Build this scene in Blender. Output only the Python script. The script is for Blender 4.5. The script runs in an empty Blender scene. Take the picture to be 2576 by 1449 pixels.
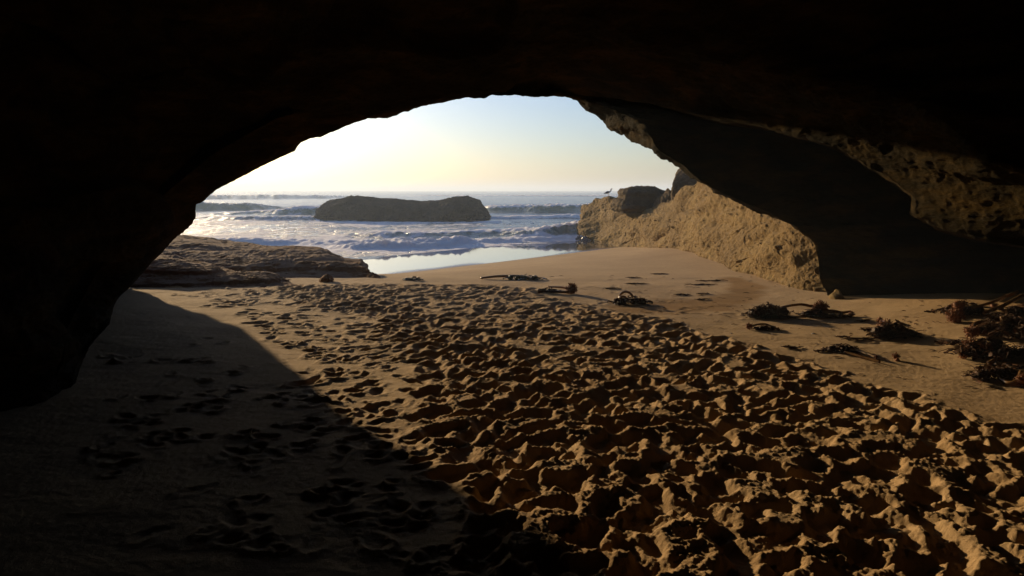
import bpy, math, random
import numpy as np
from mathutils import Vector

random.seed(7)
rng = np.random.default_rng(11)
scene = bpy.context.scene
R = math.radians

# ---------------------------------------------------------------- camera
CAM = np.array([0.0, 0.0, 1.5])
F = 1860.0                      # focal length for a 2576 px wide frame
PITCH = math.atan(246.5 / F)
cd = bpy.data.cameras.new("camera")
cd.sensor_width = 36.0
cd.lens = 36.0 * F / 2576.0
cd.clip_start = 0.05
cd.clip_end = 20000
cam = bpy.data.objects.new("camera", cd)
scene.collection.objects.link(cam)
cam.location = CAM
cam.rotation_euler = (R(90) - PITCH, 0, 0)
scene.camera = cam

# ---------------------------------------------------------------- light
SUN_AZ, SUN_EL = R(33.0), R(10.3)
SKY = 0.092
sdir = Vector((-math.sin(SUN_AZ) * math.cos(SUN_EL), math.cos(SUN_AZ) * math.cos(SUN_EL), math.sin(SUN_EL)))
world = bpy.data.worlds.new("World")
scene.world = world
world.use_nodes = True
wt = world.node_tree
wt.nodes.clear()
sky = wt.nodes.new("ShaderNodeTexSky")
sky.sky_type = 'NISHITA'
sky.sun_disc = False
sky.sun_elevation = SUN_EL
sky.sun_rotation = -SUN_AZ
sky.altitude = 0
sky.air_density = 1.0
sky.dust_density = 1.0
sky.ozone_density = 2.0
bg = wt.nodes.new("ShaderNodeBackground")
bg.inputs[1].default_value = SKY
wo = wt.nodes.new("ShaderNodeOutputWorld")
wb = wt.nodes.new("ShaderNodeMix"); wb.data_type = 'RGBA'; wb.blend_type = 'MULTIPLY'
wb.inputs[0].default_value = 1.0; wb.inputs[7].default_value = (.81, .92, 1.24, 1)
wt.links.new(sky.outputs[0], wb.inputs[6]); wt.links.new(wb.outputs[2], bg.inputs[0])
wt.links.new(bg.outputs[0], wo.inputs[0])
sl = bpy.data.lights.new("sun", 'SUN')
sl.energy = 4.8
sl.angle = R(0.8)
sl.color = (1.0, 0.75, 0.44)
sun = bpy.data.objects.new("sun", sl)
scene.collection.objects.link(sun)
sun.rotation_euler = sdir.to_track_quat('Z', 'Y').to_euler()
scene.view_settings.view_transform = 'Standard'
scene.view_settings.look = 'None'
scene.view_settings.exposure = 0.35
scene.view_settings.gamma = 1.0
scene.cycles.use_denoising = True
scene.cycles.max_bounces = 8
scene.cycles.diffuse_bounces = 4
scene.cycles.volume_bounces = 1
scene.cycles.sample_clamp_indirect = 4.0
scene.cycles.caustics_reflective = False
scene.cycles.caustics_refractive = False


# ---------------------------------------------------------------- helpers
def ray(px, py):
    a = (px - 1288.0) / F
    b = (724.5 - py) / F
    return np.array([a, math.cos(PITCH) + b * math.sin(PITCH), -math.sin(PITCH) + b * math.cos(PITCH)])


def P(px, py, Y):
    """point at depth Y that the photo shows at (px, py)"""
    d = ray(px, py)
    return CAM + d * (Y / d[1])


def G(px, py, z=0.0):
    """point of the level z that the photo shows at (px, py)"""
    d = ray(px, py)
    return CAM + d * ((z - CAM[2]) / d[2])


_perm = np.random.default_rng(5).permutation(256).astype(np.int32)
_perm = np.concatenate([_perm, _perm])
_g3 = np.random.default_rng(6).normal(size=(256, 3)).astype(np.float32)
_g3 /= np.linalg.norm(_g3, axis=1)[:, None]


def perlin(x, y, z=None):
    x = np.asarray(x, np.float32); y = np.asarray(y, np.float32)
    shp = x.shape
    two = z is None or np.isscalar(z)
    z0 = 0.37 if z is None else (z if two else None)
    xi = np.floor(x).astype(np.int32); yi = np.floor(y).astype(np.int32)
    xf = x - xi; yf = y - yi
    u = xf * xf * xf * (xf * (xf * 6 - 15) + 10)
    v = yf * yf * yf * (yf * (yf * 6 - 15) + 10)
    xi &= 255; yi &= 255

    def corner2(ix, iy, dx, dy, zi, dz):
        h = _perm[_perm[_perm[(xi + ix) & 255] + ((yi + iy) & 255)] + zi]
        g = _g3[h]
        return g[..., 0] * dx + g[..., 1] * dy + g[..., 2] * dz

    def layer(zi, dz):
        a = corner2(0, 0, xf, yf, zi, dz); b = corner2(1, 0, xf - 1, yf, zi, dz)
        c = corner2(0, 1, xf, yf - 1, zi, dz); d = corner2(1, 1, xf - 1, yf - 1, zi, dz)
        ab = a + u * (b - a); cdx = c + u * (d - c)
        return ab + v * (cdx - ab)
    if two:
        zi = int(math.floor(z0)); zf = z0 - zi
        return (layer(zi & 255, zf) * 1.6).reshape(shp)
    z = np.asarray(z, np.float32)
    zi = np.floor(z).astype(np.int32); zf = z - zi
    w = zf * zf * zf * (zf * (zf * 6 - 15) + 10)
    zi &= 255
    l0 = layer(zi, zf); l1 = layer((zi + 1) & 255, zf - 1)
    return ((l0 + w * (l1 - l0)) * 1.6).reshape(shp)


def fbm(x, y, z=None, o=4, gain=0.5, lac=2.03, billow=False):
    t = 0; a = 1.0; s = 0
    for i in range(o):
        n = perlin(x, y, z)
        if billow:
            n = np.abs(n) * 2 - 0.6
        t = t + a * n; s += a; a *= gain
        x = x * lac + 13.7; y = y * lac + 7.3
        if z is not None:
            z = z * lac + 3.1
    return t / s


def sstep(a, b, x):
    t = np.clip((x - a) / (b - a), 0, 1)
    return t * t * (3 - 2 * t)


def tag(o, label=None, cat=None, group=None, kind=None):
    if label: o["label"] = label
    if cat: o["category"] = cat
    if group: o["group"] = group
    if kind: o["kind"] = kind
    return o


def mesh_obj(name, V, Fq, mat, parent=None, smooth=True, attrs=None):
    """V (n,3) array, Fq (m,4) or (m,3) int array or list of mixed faces"""
    me = bpy.data.meshes.new(name)
    V = np.asarray(V, np.float32)
    if isinstance(Fq, np.ndarray):
        k = Fq.shape[1]; m = Fq.shape[0]
        me.vertices.add(len(V)); me.vertices.foreach_set("co", V.ravel())
        me.loops.add(m * k); me.loops.foreach_set("vertex_index", Fq.astype(np.int32).ravel())
        me.polygons.add(m)
        me.polygons.foreach_set("loop_start", np.arange(0, m * k, k, dtype=np.int32))
        me.update(calc_edges=True)
    else:
        me.from_pydata(V.tolist(), [], Fq)
    if smooth:
        me.polygons.foreach_set("use_smooth", np.ones(len(me.polygons), dtype=bool))
    for an, av in (attrs or {}).items():
        at = me.attributes.new(an, 'FLOAT', 'POINT')
        at.data.foreach_set("value", np.asarray(av, np.float32).ravel())
    me.materials.append(mat)
    o = bpy.data.objects.new(name, me)
    scene.collection.objects.link(o)
    if parent is not None:
        o.parent = parent
    return o


def grid_faces(nu, nv):
    i = np.arange(nu - 1)[:, None] * nv + np.arange(nv - 1)[None, :]
    i = i.ravel()
    return np.stack([i, i + nv, i + nv + 1, i + 1], 1)


def grid_normals(V):
    du = np.gradient(V, axis=0); dv = np.gradient(V, axis=1)
    n = np.cross(du, dv)
    n /= np.linalg.norm(n, axis=2)[..., None] + 1e-9
    return n


def resample(pts, n, smooth=False, t=None):
    """pts: (k,d) -> (n,d) along the given parameter or along arc length"""
    pts = np.asarray(pts, float)
    if t is None:
        d = np.linalg.norm(np.diff(pts, axis=0), axis=1)
        t = np.concatenate([[0], np.cumsum(d)]); t /= t[-1]
    q = np.linspace(0, 1, n) if np.isscalar(n) else np.asarray(n)
    out = np.stack([np.interp(q, t, pts[:, k]) for k in range(pts.shape[1])], 1)
    return out


def blur1(A, k, axis=0):
    """box blur keeping the ends"""
    if k < 1: return A
    A = np.moveaxis(A, axis, 0)
    pad = np.concatenate([np.repeat(A[:1], k, 0), A, np.repeat(A[-1:], k, 0)])
    c = np.cumsum(np.concatenate([np.zeros_like(pad[:1]), pad]), 0)
    B = (c[2 * k + 1:] - c[:-(2 * k + 1)]) / (2 * k + 1)
    return np.moveaxis(B, 0, axis)


# ---------------------------------------------------------------- materials
def new_mat(name):
    m = bpy.data.materials.new(name); m.use_nodes = True
    nt = m.node_tree
    return m, nt, nt.nodes["Principled BSDF"]


def nd(nt, t, **kw):
    n = nt.nodes.new(t)
    for k, v in kw.items(): setattr(n, k, v)
    return n


def noise_node(nt, scale, detail=6, rough=0.55, coord=None, dist=0.0):
    n = nd(nt, "ShaderNodeTexNoise")
    n.inputs["Scale"].default_value = scale
    n.inputs["Detail"].default_value = detail
    n.inputs["Roughness"].default_value = rough
    n.inputs["Distortion"].default_value = dist
    if coord is not None: nt.links.new(coord, n.inputs["Vector"])
    return n


def ramp(nt, src, stops):
    r = nd(nt, "ShaderNodeValToRGB")
    els = r.color_ramp.elements
    while len(els) < len(stops): els.new(0.5)
    for e, (p, c) in zip(els, stops):
        e.position = p
        e.color = c if len(c) == 4 else (*c, 1)
    nt.links.new(src, r.inputs[0])
    return r


def mixc(nt, fac, a, b, mode='MIX'):
    m = nd(nt, "ShaderNodeMix", data_type='RGBA', blend_type=mode)
    for s, v in ((m.inputs[0], fac), (m.inputs[6], a), (m.inputs[7], b)):
        if hasattr(v, "links") or isinstance(v, bpy.types.NodeSocket): nt.links.new(v, s)
        else: s.default_value = v if isinstance(v, (int, float)) else (*v, 1)
    return m.outputs[2]


def mathn(nt, op, a, b=0.0, clamp=False):
    m = nd(nt, "ShaderNodeMath", operation=op, use_clamp=clamp)
    for s, v in ((m.inputs[0], a), (m.inputs[1], b)):
        if isinstance(v, bpy.types.NodeSocket): nt.links.new(v, s)
        else: s.default_value = v
    return m.outputs[0]


def bump(nt, bsdf, height, dist, strength=1.0, prev=None):
    b = nd(nt, "ShaderNodeBump")
    b.inputs["Distance"].default_value = dist
    b.inputs["Strength"].default_value = strength
    nt.links.new(height, b.inputs["Height"])
    if prev is not None: nt.links.new(prev, b.inputs["Normal"])
    nt.links.new(b.outputs[0], bsdf.inputs["Normal"])
    return b.outputs[0]


def rock_mat(name, c0, c1, c2, scale=1.0, dark=None, bstr=0.6, rough=0.9, stretch=(1, 1, 1), moss=None, spec=0.3, dust=None):
    m, nt, b = new_mat(name)
    tc = nd(nt, "ShaderNodeNewGeometry")
    mp = nd(nt, "ShaderNodeMapping")
    nt.links.new(tc.outputs["Position"], mp.inputs[0])
    mp.inputs["Scale"].default_value = stretch
    co = mp.outputs[0]
    n1 = noise_node(nt, 0.9 * scale, 8, 0.6, co, 0.4)
    r1 = ramp(nt, n1.outputs["Fac"], [(0.3, c0), (0.5, c1), (0.72, c2)])
    n2 = noise_node(nt, 9 * scale, 7, 0.65, co)
    col = mixc(nt, 0.55, r1.outputs[0], ramp(nt, n2.outputs["Fac"], [(0.3, (.45, .43, .40)), (0.7, (1.25, 1.2, 1.12))]).outputs[0], 'MULTIPLY')
    if moss:
        sep = nd(nt, "ShaderNodeSeparateXYZ"); nt.links.new(tc.outputs["Position"], sep.inputs[0])
        h = mathn(nt, 'SUBTRACT', moss[1], mathn(nt, 'ADD', sep.outputs["Z"], mathn(nt, 'MULTIPLY', mathn(nt, 'SUBTRACT', sep.outputs["Y"], 10.0), 0.045)))
        h = mathn(nt, 'MULTIPLY', h, moss[2])
        n3 = noise_node(nt, 4, 6, 0.7, co)
        h = mathn(nt, 'ADD', h, mathn(nt, 'MULTIPLY', mathn(nt, 'SUBTRACT', n3.outputs["Fac"], 0.5), 2.5))
        h = mathn(nt, 'MULTIPLY', h, 1.0, clamp=True)
        col = mixc(nt, h, col, moss[0])
    if dark:
        v = nd(nt, "ShaderNodeTexVoronoi"); v.inputs["Scale"].default_value = dark[0]
        v.inputs["Randomness"].default_value = 1.0
        nt.links.new(co, v.inputs["Vector"])
        col = mixc(nt, ramp(nt, v.outputs["Distance"], [(0.0, (1, 1, 1)), (dark[1], (0, 0, 0))]).outputs[0], col, dark[2])
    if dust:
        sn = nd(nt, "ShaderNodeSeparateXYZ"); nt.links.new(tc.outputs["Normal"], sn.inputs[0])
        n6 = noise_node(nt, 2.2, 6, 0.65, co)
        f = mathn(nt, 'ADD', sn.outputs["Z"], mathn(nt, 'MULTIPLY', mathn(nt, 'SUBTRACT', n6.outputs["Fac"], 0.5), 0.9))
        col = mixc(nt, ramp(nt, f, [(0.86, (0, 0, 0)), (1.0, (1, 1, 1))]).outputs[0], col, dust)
    nt.links.new(col, b.inputs["Base Color"])
    b.inputs["Roughness"].default_value = rough
    b.inputs["Specular IOR Level"].default_value = spec
    n4 = noise_node(nt, 30 * scale, 6, 0.7, co)
    n5 = noise_node(nt, 6 * scale, 8, 0.65, co, 0.6)
    p = bump(nt, b, n5.outputs["Fac"], 0.06, bstr)
    bump(nt, b, n4.outputs["Fac"], 0.015, bstr, p)
    return m


M = {}
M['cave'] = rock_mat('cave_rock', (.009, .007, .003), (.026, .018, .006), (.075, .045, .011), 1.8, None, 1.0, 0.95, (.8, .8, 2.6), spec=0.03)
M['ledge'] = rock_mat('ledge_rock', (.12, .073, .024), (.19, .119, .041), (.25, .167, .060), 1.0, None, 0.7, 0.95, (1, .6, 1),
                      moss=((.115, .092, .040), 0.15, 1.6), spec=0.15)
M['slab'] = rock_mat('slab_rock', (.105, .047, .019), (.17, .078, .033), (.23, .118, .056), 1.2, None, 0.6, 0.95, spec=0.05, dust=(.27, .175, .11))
M['searock'] = rock_mat('sea_rock', (.045, .038, .028), (.075, .062, .045), (.12, .10, .065), 0.6, None, 1.0, 0.9, spec=0.05, moss=((.022, .018, .014), -1.9, 1.5))
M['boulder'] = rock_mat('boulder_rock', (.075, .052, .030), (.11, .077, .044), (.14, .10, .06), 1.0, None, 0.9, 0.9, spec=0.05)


def sand_mat():
    m, nt, b = new_mat('sand')
    g = nd(nt, "ShaderNodeNewGeometry")
    co = g.outputs["Position"]
    n1 = noise_node(nt, 0.7, 6, 0.6, co)
    base = ramp(nt, n1.outputs["Fac"], [(0.3, (.39, .265, .145)), (0.7, (.48, .335, .185))]).outputs[0]
    n2 = noise_node(nt, 220, 3, 0.7, co)
    base = mixc(nt, 0.5, base, ramp(nt, n2.outputs["Fac"], [(0.3, (.6, .58, .55)), (0.7, (1.3, 1.28, 1.22))]).outputs[0], 'MULTIPLY')
    n3 = noise_node(nt, 14, 6, 0.7, co)
    base = mixc(nt, 0.35, base, ramp(nt, n3.outputs["Fac"], [(0.35, (.7, .67, .62)), (0.65, (1.15, 1.15, 1.12))]).outputs[0], 'MULTIPLY')
    at = nd(nt, "ShaderNodeAttribute", attribute_name="wet")
    ad = nd(nt, "ShaderNodeAttribute", attribute_name="damp_and_dim")  # real moisture plus the dimming painted over the churned zone
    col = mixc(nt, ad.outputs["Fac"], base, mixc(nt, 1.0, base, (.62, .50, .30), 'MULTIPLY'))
    col = mixc(nt, at.outputs["Fac"], col, (.085, .066, .050))
    nt.links.new(col, b.inputs["Base Color"])
    rr = ramp(nt, at.outputs["Fac"], [(0.0, (.95, .95, .95)), (0.45, (.6, .6, .6)), (0.9, (.04, .04, .04))])
    nt.links.new(rr.outputs[0], b.inputs["Roughness"])
    sp = ramp(nt, at.outputs["Fac"], [(0.0, (.1, .1, .1)), (1.0, (.6, .6, .6))])
    nt.links.new(sp.outputs[0], b.inputs["Specular IOR Level"])
    n4 = noise_node(nt, 90, 5, 0.75, co)
    dry = mathn(nt, 'SUBTRACT', 1.0, at.outputs["Fac"], clamp=True)
    hgt = mathn(nt, 'MULTIPLY', n4.outputs["Fac"], dry)
    bump(nt, b, hgt, 0.012, 0.7)
    return m


M['sand'] = sand_mat()


def sea_mat():
    m, nt, b = new_mat('sea')
    g = nd(nt, "ShaderNodeNewGeometry")
    co = g.outputs["Position"]
    af = nd(nt, "ShaderNodeAttribute", attribute_name="foam")
    ag = nd(nt, "ShaderNodeAttribute", attribute_name="green")
    mp = nd(nt, "ShaderNodeMapping"); nt.links.new(co, mp.inputs[0]); mp.inputs["Scale"].default_value = (1, .55, 1)
    n1 = noise_node(nt, 1.3, 9, 0.7, mp.outputs[0], 0.8)
    n2 = noise_node(nt, 0.22, 6, 0.6, mp.outputs[0], 0.5)
    nn = mathn(nt, 'ADD', mathn(nt, 'MULTIPLY', n1.outputs["Fac"], 0.65), mathn(nt, 'MULTIPLY', n2.outputs["Fac"], 0.35))
    t = mathn(nt, 'ADD', nn, mathn(nt, 'SUBTRACT', af.outputs["Fac"], 0.5))
    fo = ramp(nt, t, [(0.50, (0, 0, 0)), (0.60, (1, 1, 1))]).outputs[0]
    wc = mixc(nt, ag.outputs["Fac"], (.10, .115, .105), (.34, .34, .20))
    col = mixc(nt, fo, wc, (.86, .80, .74))
    nt.links.new(col, b.inputs["Base Color"])
    rr = mixc(nt, fo, (.22, .22, .22), (.8, .8, .8))
    nt.links.new(rr, b.inputs["Roughness"])
    b.inputs["IOR"].default_value = 1.333
    ss = mathn(nt, 'ADD', mathn(nt, 'MULTIPLY', fo, 0.7), mathn(nt, 'MULTIPLY', ag.outputs["Fac"], 0.7), clamp=True)
    nt.links.new(ss, b.inputs["Subsurface Weight"])
    b.inputs["Subsurface Radius"].default_value = (1.0, 1.0, .9)
    b.inputs["Subsurface Scale"].default_value = 0.35
    n3 = noise_node(nt, 2.2, 8, 0.62, mp.outputs[0], 0.3)
    p = bump(nt, b, n3.outputs["Fac"], 0.22, 0.8)
    bump(nt, b, fo, 0.05, 0.7, p)
    return m


M['sea'] = sea_mat()


def simple_mat(name, c0, c1, scale, rough, bs=0.4, spec=0.5, bd=0.004, trans=0.0):
    m, nt, b = new_mat(name)
    tc = nd(nt, "ShaderNodeTexCoord")
    n = noise_node(nt, scale, 5, 0.6, tc.outputs["Object"])
    nt.links.new(ramp(nt, n.outputs["Fac"], [(0.35, c0), (0.65, c1)]).outputs[0], b.inputs["Base Color"])
    b.inputs["Roughness"].default_value = rough
    b.inputs["Specular IOR Level"].default_value = spec
    if trans: b.inputs["Transmission Weight"].default_value = trans
    bump(nt, b, n.outputs["Fac"], bd, bs)
    return m


M['holdfast'] = simple_mat('kelp_holdfast', (.075, .026, .009), (.28, .105, .032), 40, 0.7, 0.8, 0.25)
M['frond'] = simple_mat('kelp_frond', (.020, .010, .004), (.090, .036, .011), 18, 0.62, 0.6, 0.12)
M['stipe'] = simple_mat('kelp_stipe', (.075, .036, .014), (.20, .11, .045), 9, 0.22, 0.2)
M['pale_stipe'] = simple_mat('pale_kelp_stipe', (.30, .20, .12), (.46, .34, .22), 9, 0.22, 0.2)
M['green'] = simple_mat('green_weed', (.022, .034, .008), (.065, .085, .018), 25, 0.35, 0.5)
M['shell'] = simple_mat('shell', (.55, .50, .42), (.75, .72, .66), 60, 0.35, 0.3)
M['gull_white'] = simple_mat('gull_white', (.55, .50, .48), (.72, .68, .66), 30, 0.8)
M['gull_grey'] = simple_mat('gull_grey', (.07, .07, .08), (.11, .11, .12), 30, 0.8)
M['gull_yellow'] = simple_mat('gull_yellow', (.5, .28, .08), (.6, .36, .12), 30, 0.5)
M['mussel'] = simple_mat('mussel', (.016, .014, .014), (.30, .26, .22), 22, 0.25, 0.8, 0.7, 0.02)

# ---------------------------------------------------------------- sand
SEA_Z = -0.90


def beach(x, y):
    w = sstep(12, 22, y)
    u = y - 1.3 * x * w * sstep(60, 30, y) 
    z = np.interp(u, [0, 11.2, 13, 16, 20, 24.3, 33, 37, 60, 400, 20000],
                  [0, 0, -.05, -.22, -.52, -.80, -.905, -1.15, -3, -8, -9])
    rise = 0.24 * sstep(3.6, 5.8, x) * sstep(11.5, 8.5, y)
    rise = rise + 0.10 * sstep(-3.5, -5.5, x) * sstep(12, 8, y)
    return z + rise


# raster of the trodden sand
RX0, RX1, RY0, RY1, RS = -7.6, 9.4, 1.3, 14.2, 0.0065
nx = int((RX1 - RX0) / RS); ny = int((RY1 - RY0) / RS)
gx = (RX0 + RS * np.arange(nx)).astype(np.float32)
gy = (RY0 + RS * np.arange(ny)).astype(np.float32)
GX, GY = np.meshgrid(gx, gy, indexing='ij')
H = np.zeros((nx, ny), np.float32)
Dm = np.zeros((nx, ny), np.float32)      # how broken the sand is


def poly_world(pts):
    return np.array([G(a, b)[:2] for a, b in pts])


dense = poly_world([(700, 722), (760, 765), (960, 800), (1010, 870), (1090, 950), (1080, 1090), (1130, 1190), (1170, 1320), (1180, 1700),
                    (3300, 1700), (3000, 1230), (2576, 1085), (2300, 1010), (2120, 945), (1900, 875), (1760, 832), (1600, 792), (1420, 760), (1330, 722), (1000, 714)])


def inside(px, py, poly):
    c = np.zeros(np.shape(px), bool)
    j = len(poly) - 1
    for i in range(len(poly)):
        xi, yi = poly[i]; xj, yj = poly[j]
        cond = ((yi > py) != (yj > py)) & (px < (xj - xi) * (py - yi) / (yj - yi + 1e-12) + xi)
        c ^= cond
        j = i
    return c


# soft mask of the churned zone, at low resolution
lx = gx[::12]; ly = gy[::12]
LX, LY = np.meshgrid(lx, ly, indexing='ij')
wx = LX + 0.25 * perlin(LX * 1.3, LY * 1.3); wy = LY + 0.25 * perlin(LX * 1.3 + 9, LY * 1.3 + 4)
mk = inside(wx, wy, dense).astype(np.float32)
for _ in range(2):
    mk = blur1(blur1(mk, 2, 0), 2, 1)


def bil(A, x, y, x0, y0, s):
    fx = np.clip((x - x0) / s, 0, A.shape[0] - 1.001); fy = np.clip((y - y0) / s, 0, A.shape[1] - 1.001)
    ix = fx.astype(np.int32); iy = fy.astype(np.int32)
    tx = (fx - ix).astype(np.float32); ty = (fy - iy).astype(np.float32)
    return (A[ix, iy] * (1 - tx) + A[ix + 1, iy] * tx) * (1 - ty) + (A[ix, iy + 1] * (1 - tx) + A[ix + 1, iy + 1] * tx) * ty


MASK = bil(mk, GX, GY, RX0, RY0, RS * 12)
H += 0.030 * MASK
H += (0.020 * fbm(GX * 1.1, GY * 1.1, None, 3)).astype(np.float32)
H += MASK * (0.022 * fbm(GX * 3.1, GY * 3.1, None, 2)).astype(np.float32)
warpn = fbm(GX[::4, ::4] * 9, GY[::4, ::4] * 9, None, 3)


def stamp(x, y, ang, L, W, depth, rim):
    r = max(L, W) * 0.5 * 2.0
    i0 = max(0, int((x - r - RX0) / RS)); i1 = min(nx, int((x + r - RX0) / RS))
    j0 = max(0, int((y - r - RY0) / RS)); j1 = min(ny, int((y + r - RY0) / RS))
    if i1 - i0 < 4 or j1 - j0 < 4: return
    X = GX[i0:i1, j0:j1] - x; Y = GY[i0:i1, j0:j1] - y
    ca, sa = math.cos(ang), math.sin(ang)
    a = (X * ca + Y * sa) / (L / 2); b = (-X * sa + Y * ca) / (W / 2)
    b = b * (1 + 0.18 * a)                       # heel narrower than toe
    rr = (np.abs(a) ** 2.4 + np.abs(b) ** 2.4) ** (1 / 2.4)
    wn = np.repeat(np.repeat(warpn[i0 // 4:i1 // 4 + 1, j0 // 4:j1 // 4 + 1], 4, 0), 4, 1)
    wn = wn[(i0 % 4):(i0 % 4) + (i1 - i0), (j0 % 4):(j0 % 4) + (j1 - j0)]
    rr = rr + 0.30 * wn
    m = sstep(1.08, 0.45, rr)
    sub = H[i0:i1, j0:j1]
    cur = float(sub.mean())
    tilt = 0.35 * depth * a * m
    rimv = rim * np.exp(-((rr - 1.14) / 0.26) ** 2) * (0.55 + 0.55 * np.clip(-a, -1, 1) + 0.6 * np.clip(wn * 2, -.6, 1))
    tgt = 0.35 * cur + 0.65 * min(cur, 0.04) - depth * (0.6 if cur < 0 else 1.0)
    sub[:] = sub * (1 - m) + (tgt + tilt) * m + rimv * np.clip(1 - sub / 0.07, 0, 1)
    d = Dm[i0:i1, j0:j1]
    d[:] = np.maximum(d * (1 - 0.75 * m), np.exp(-((rr - 1.18) / 0.32) ** 2) * min(1, rim / 0.02))


def ok_dense(x, y):
    return bool(inside(np.array([x]), np.array([y]), dense)[0])


n = 0
while n < 2100:
    x = random.uniform(-6, 9); y = random.uniform(1.5, 12.4)
    if not ok_dense(x, y): continue
    ang = random.gauss(R(78), 0.55) if random.random() < 0.75 else random.uniform(0, 6.28)
    big = 1.0 if y < 7 else 0.92
    dsc = float(np.interp(y, [3, 6, 9, 12], [.95, .85, .62, .5]))
    stamp(x, y, ang, random.uniform(.15, .32) * big, random.uniform(.09, .18) * big, random.uniform(.020, .050) * dsc, random.uniform(.012, .026) * dsc)
    n += 1
mid = poly_world([(470, 712), (1000, 712), (1060, 880), (1110, 1100), (960, 1170), (790, 1060), (720, 900), (600, 790), (520, 750)])
n = 0
while n < 330:
    x = random.uniform(-6, 1); y = random.uniform(3, 12.4)
    if not inside(np.array([x]), np.array([y]), mid)[0] or random.random() < sstep(.25, -.35, float(perlin(np.array([x * 1.1]), np.array([y * .9]))[0])) * .8: continue
    stamp(x, y, random.uniform(0, 3.14), random.uniform(.12, .28), random.uniform(.08, .15), random.uniform(.008, .026), random.uniform(.006, .014))
    n += 1
clusters = [(800, 1000), (820, 890), (900, 940), (850, 1050), (1000, 1030), (980, 960), (930, 905), (770, 870), (1010, 900), (880, 1010), (950, 1060),
            (450, 910), (320, 900), (390, 1000), (540, 1030), (440, 1100), (590, 980), (690, 1095), (720, 830), (620, 1140), (350, 1060), (500, 860),
            (800, 1080), (870, 1120), (960, 1120), (1020, 1160), (740, 1010), (300, 1150), (520, 940), (650, 760), (560, 770), (470, 745), (540, 730), (620, 740),
            (980, 1230), (900, 1300), (760, 1230), (1060, 1300), (700, 1330), (1000, 1400), (2330, 1060), (2450, 1130), (2540, 1100), (2230, 985)]
for (px, py) in clusters:
    g = G(px, py)
    for k in range(random.randint(3, 6)):
        stamp(g[0] + random.gauss(0, .13), g[1] + random.gauss(0, .10), random.uniform(0, 3.14), random.uniform(.08, .20), random.uniform(.06, .12),
              random.uniform(.006, .022), random.uniform(.008, .018))
# a few faint prints over the smooth left sand
for k in range(26):
    g = G(random.uniform(250, 1000), random.uniform(740, 1400))
    stamp(g[0], g[1], random.uniform(0, 3.14), random.uniform(.10, .26), random.uniform(.06, .11), random.uniform(.004, .012), random.uniform(.003, .007))
# prints over the smooth right sand
for (px, py) in [(1500, 725), (1530, 722), (1565, 728), (1620, 735), (1650, 741), (1680, 748), (1480, 750), (1510, 762), (1560, 700), (1640, 775), (1700, 770),
                 (1740, 790), (1760, 716), (1800, 712), (1900, 770), (1830, 800), (1590, 716)]:
    g = G(px, py)
    for k in range(2):
        stamp(g[0] + random.gauss(0, .1), g[1] + random.gauss(0, .2), random.uniform(0, 3.14), .22, .12, .006, .005)

# crumbs and clods on the broken rims
Dc = np.clip(Dm, 0, 1)
H[:] = 0.075 * np.tanh(H / 0.075)
for _ in range(2):
    H[:] = blur1(blur1(H, 2, 0), 2, 1)
cr = fbm(GX * 22, GY * 22, None, 3, 0.6, billow=True)
H += (Dc * (0.75 + 0.25 * MASK) * 0.014 * (cr + 0.25)).astype(np.float32)
cr2 = fbm(GX * 48, GY * 48, None, 1, 0.6, billow=True)
H += ((0.25 + .75 * Dc) * MASK * sstep(8, 5, GY) * 0.0055 * cr2).astype(np.float32)
H += (MASK * (1 - Dc) * 0.003 * cr).astype(np.float32)
rp = perlin(GX * 3.5 + 1.2 * perlin(GX * 1.2, GY * 1.2), GY * 13 + GX * 2)
H += ((1 - MASK) * 0.0020 * rp).astype(np.float32)
H += ((1 - MASK) * 0.0020 * perlin(GX * 30, GY * 30)).astype(np.float32)
# fade to the edges of the raster
edge = sstep(RX0, RX0 + 0.6, GX) * sstep(RX1, RX1 - 0.6, GX) * sstep(RY1, RY1 - 1.2, GY)
H *= edge
del GX, GY, cr, cr2, rp, edge


def sand_h(x, y):
    x = np.asarray(x, np.float64); y = np.asarray(y, np.float64)
    z = beach(x, y)
    k = (x > RX0) & (x < RX1) & (y > RY0) & (y < RY1)
    return z + np.where(k, bil(H, x, y, RX0, RY0, RS), 0)


def gpt(px, py):
    """where the sand is in the photo at (px, py)"""
    z = 0.0
    for _ in range(12):
        g = G(px, py, z)
        z = 0.5 * z + 0.5 * float(beach(g[0], g[1]))
    g = G(px, py, z)
    return np.array([g[0], g[1], float(sand_h(g[0], g[1]))])


# the fan shaped sheet: fine near the camera, coarse towards the horizon
rows = [1.0]
while rows[-1] < 15: rows.append(rows[-1] * 1.0026 + 0.0005)
while rows[-1] < 60: rows.append(rows[-1] * 1.008)
while rows[-1] < 9000: rows.append(rows[-1] * 1.15)
rows = np.array([-9, -6, -3, -1, 0, .5] + rows)
us = np.linspace(-1, 1, 1500)
us = 0.95 * us + 0.25 * us ** 3 * np.abs(us)
X = (np.maximum(rows, 0)[:, None] * 0.86 + 1.2 + 9 * (rows[:, None] < 0.9)) * us[None, :]
Yg = np.repeat(rows[:, None], len(us), 1)
Z = sand_h(X, Yg)
wet = sstep(-0.765, -0.812, beach(X, Yg) + 0.016 * perlin(X * .5, Yg * .3))
sx, sy = [], []
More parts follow.
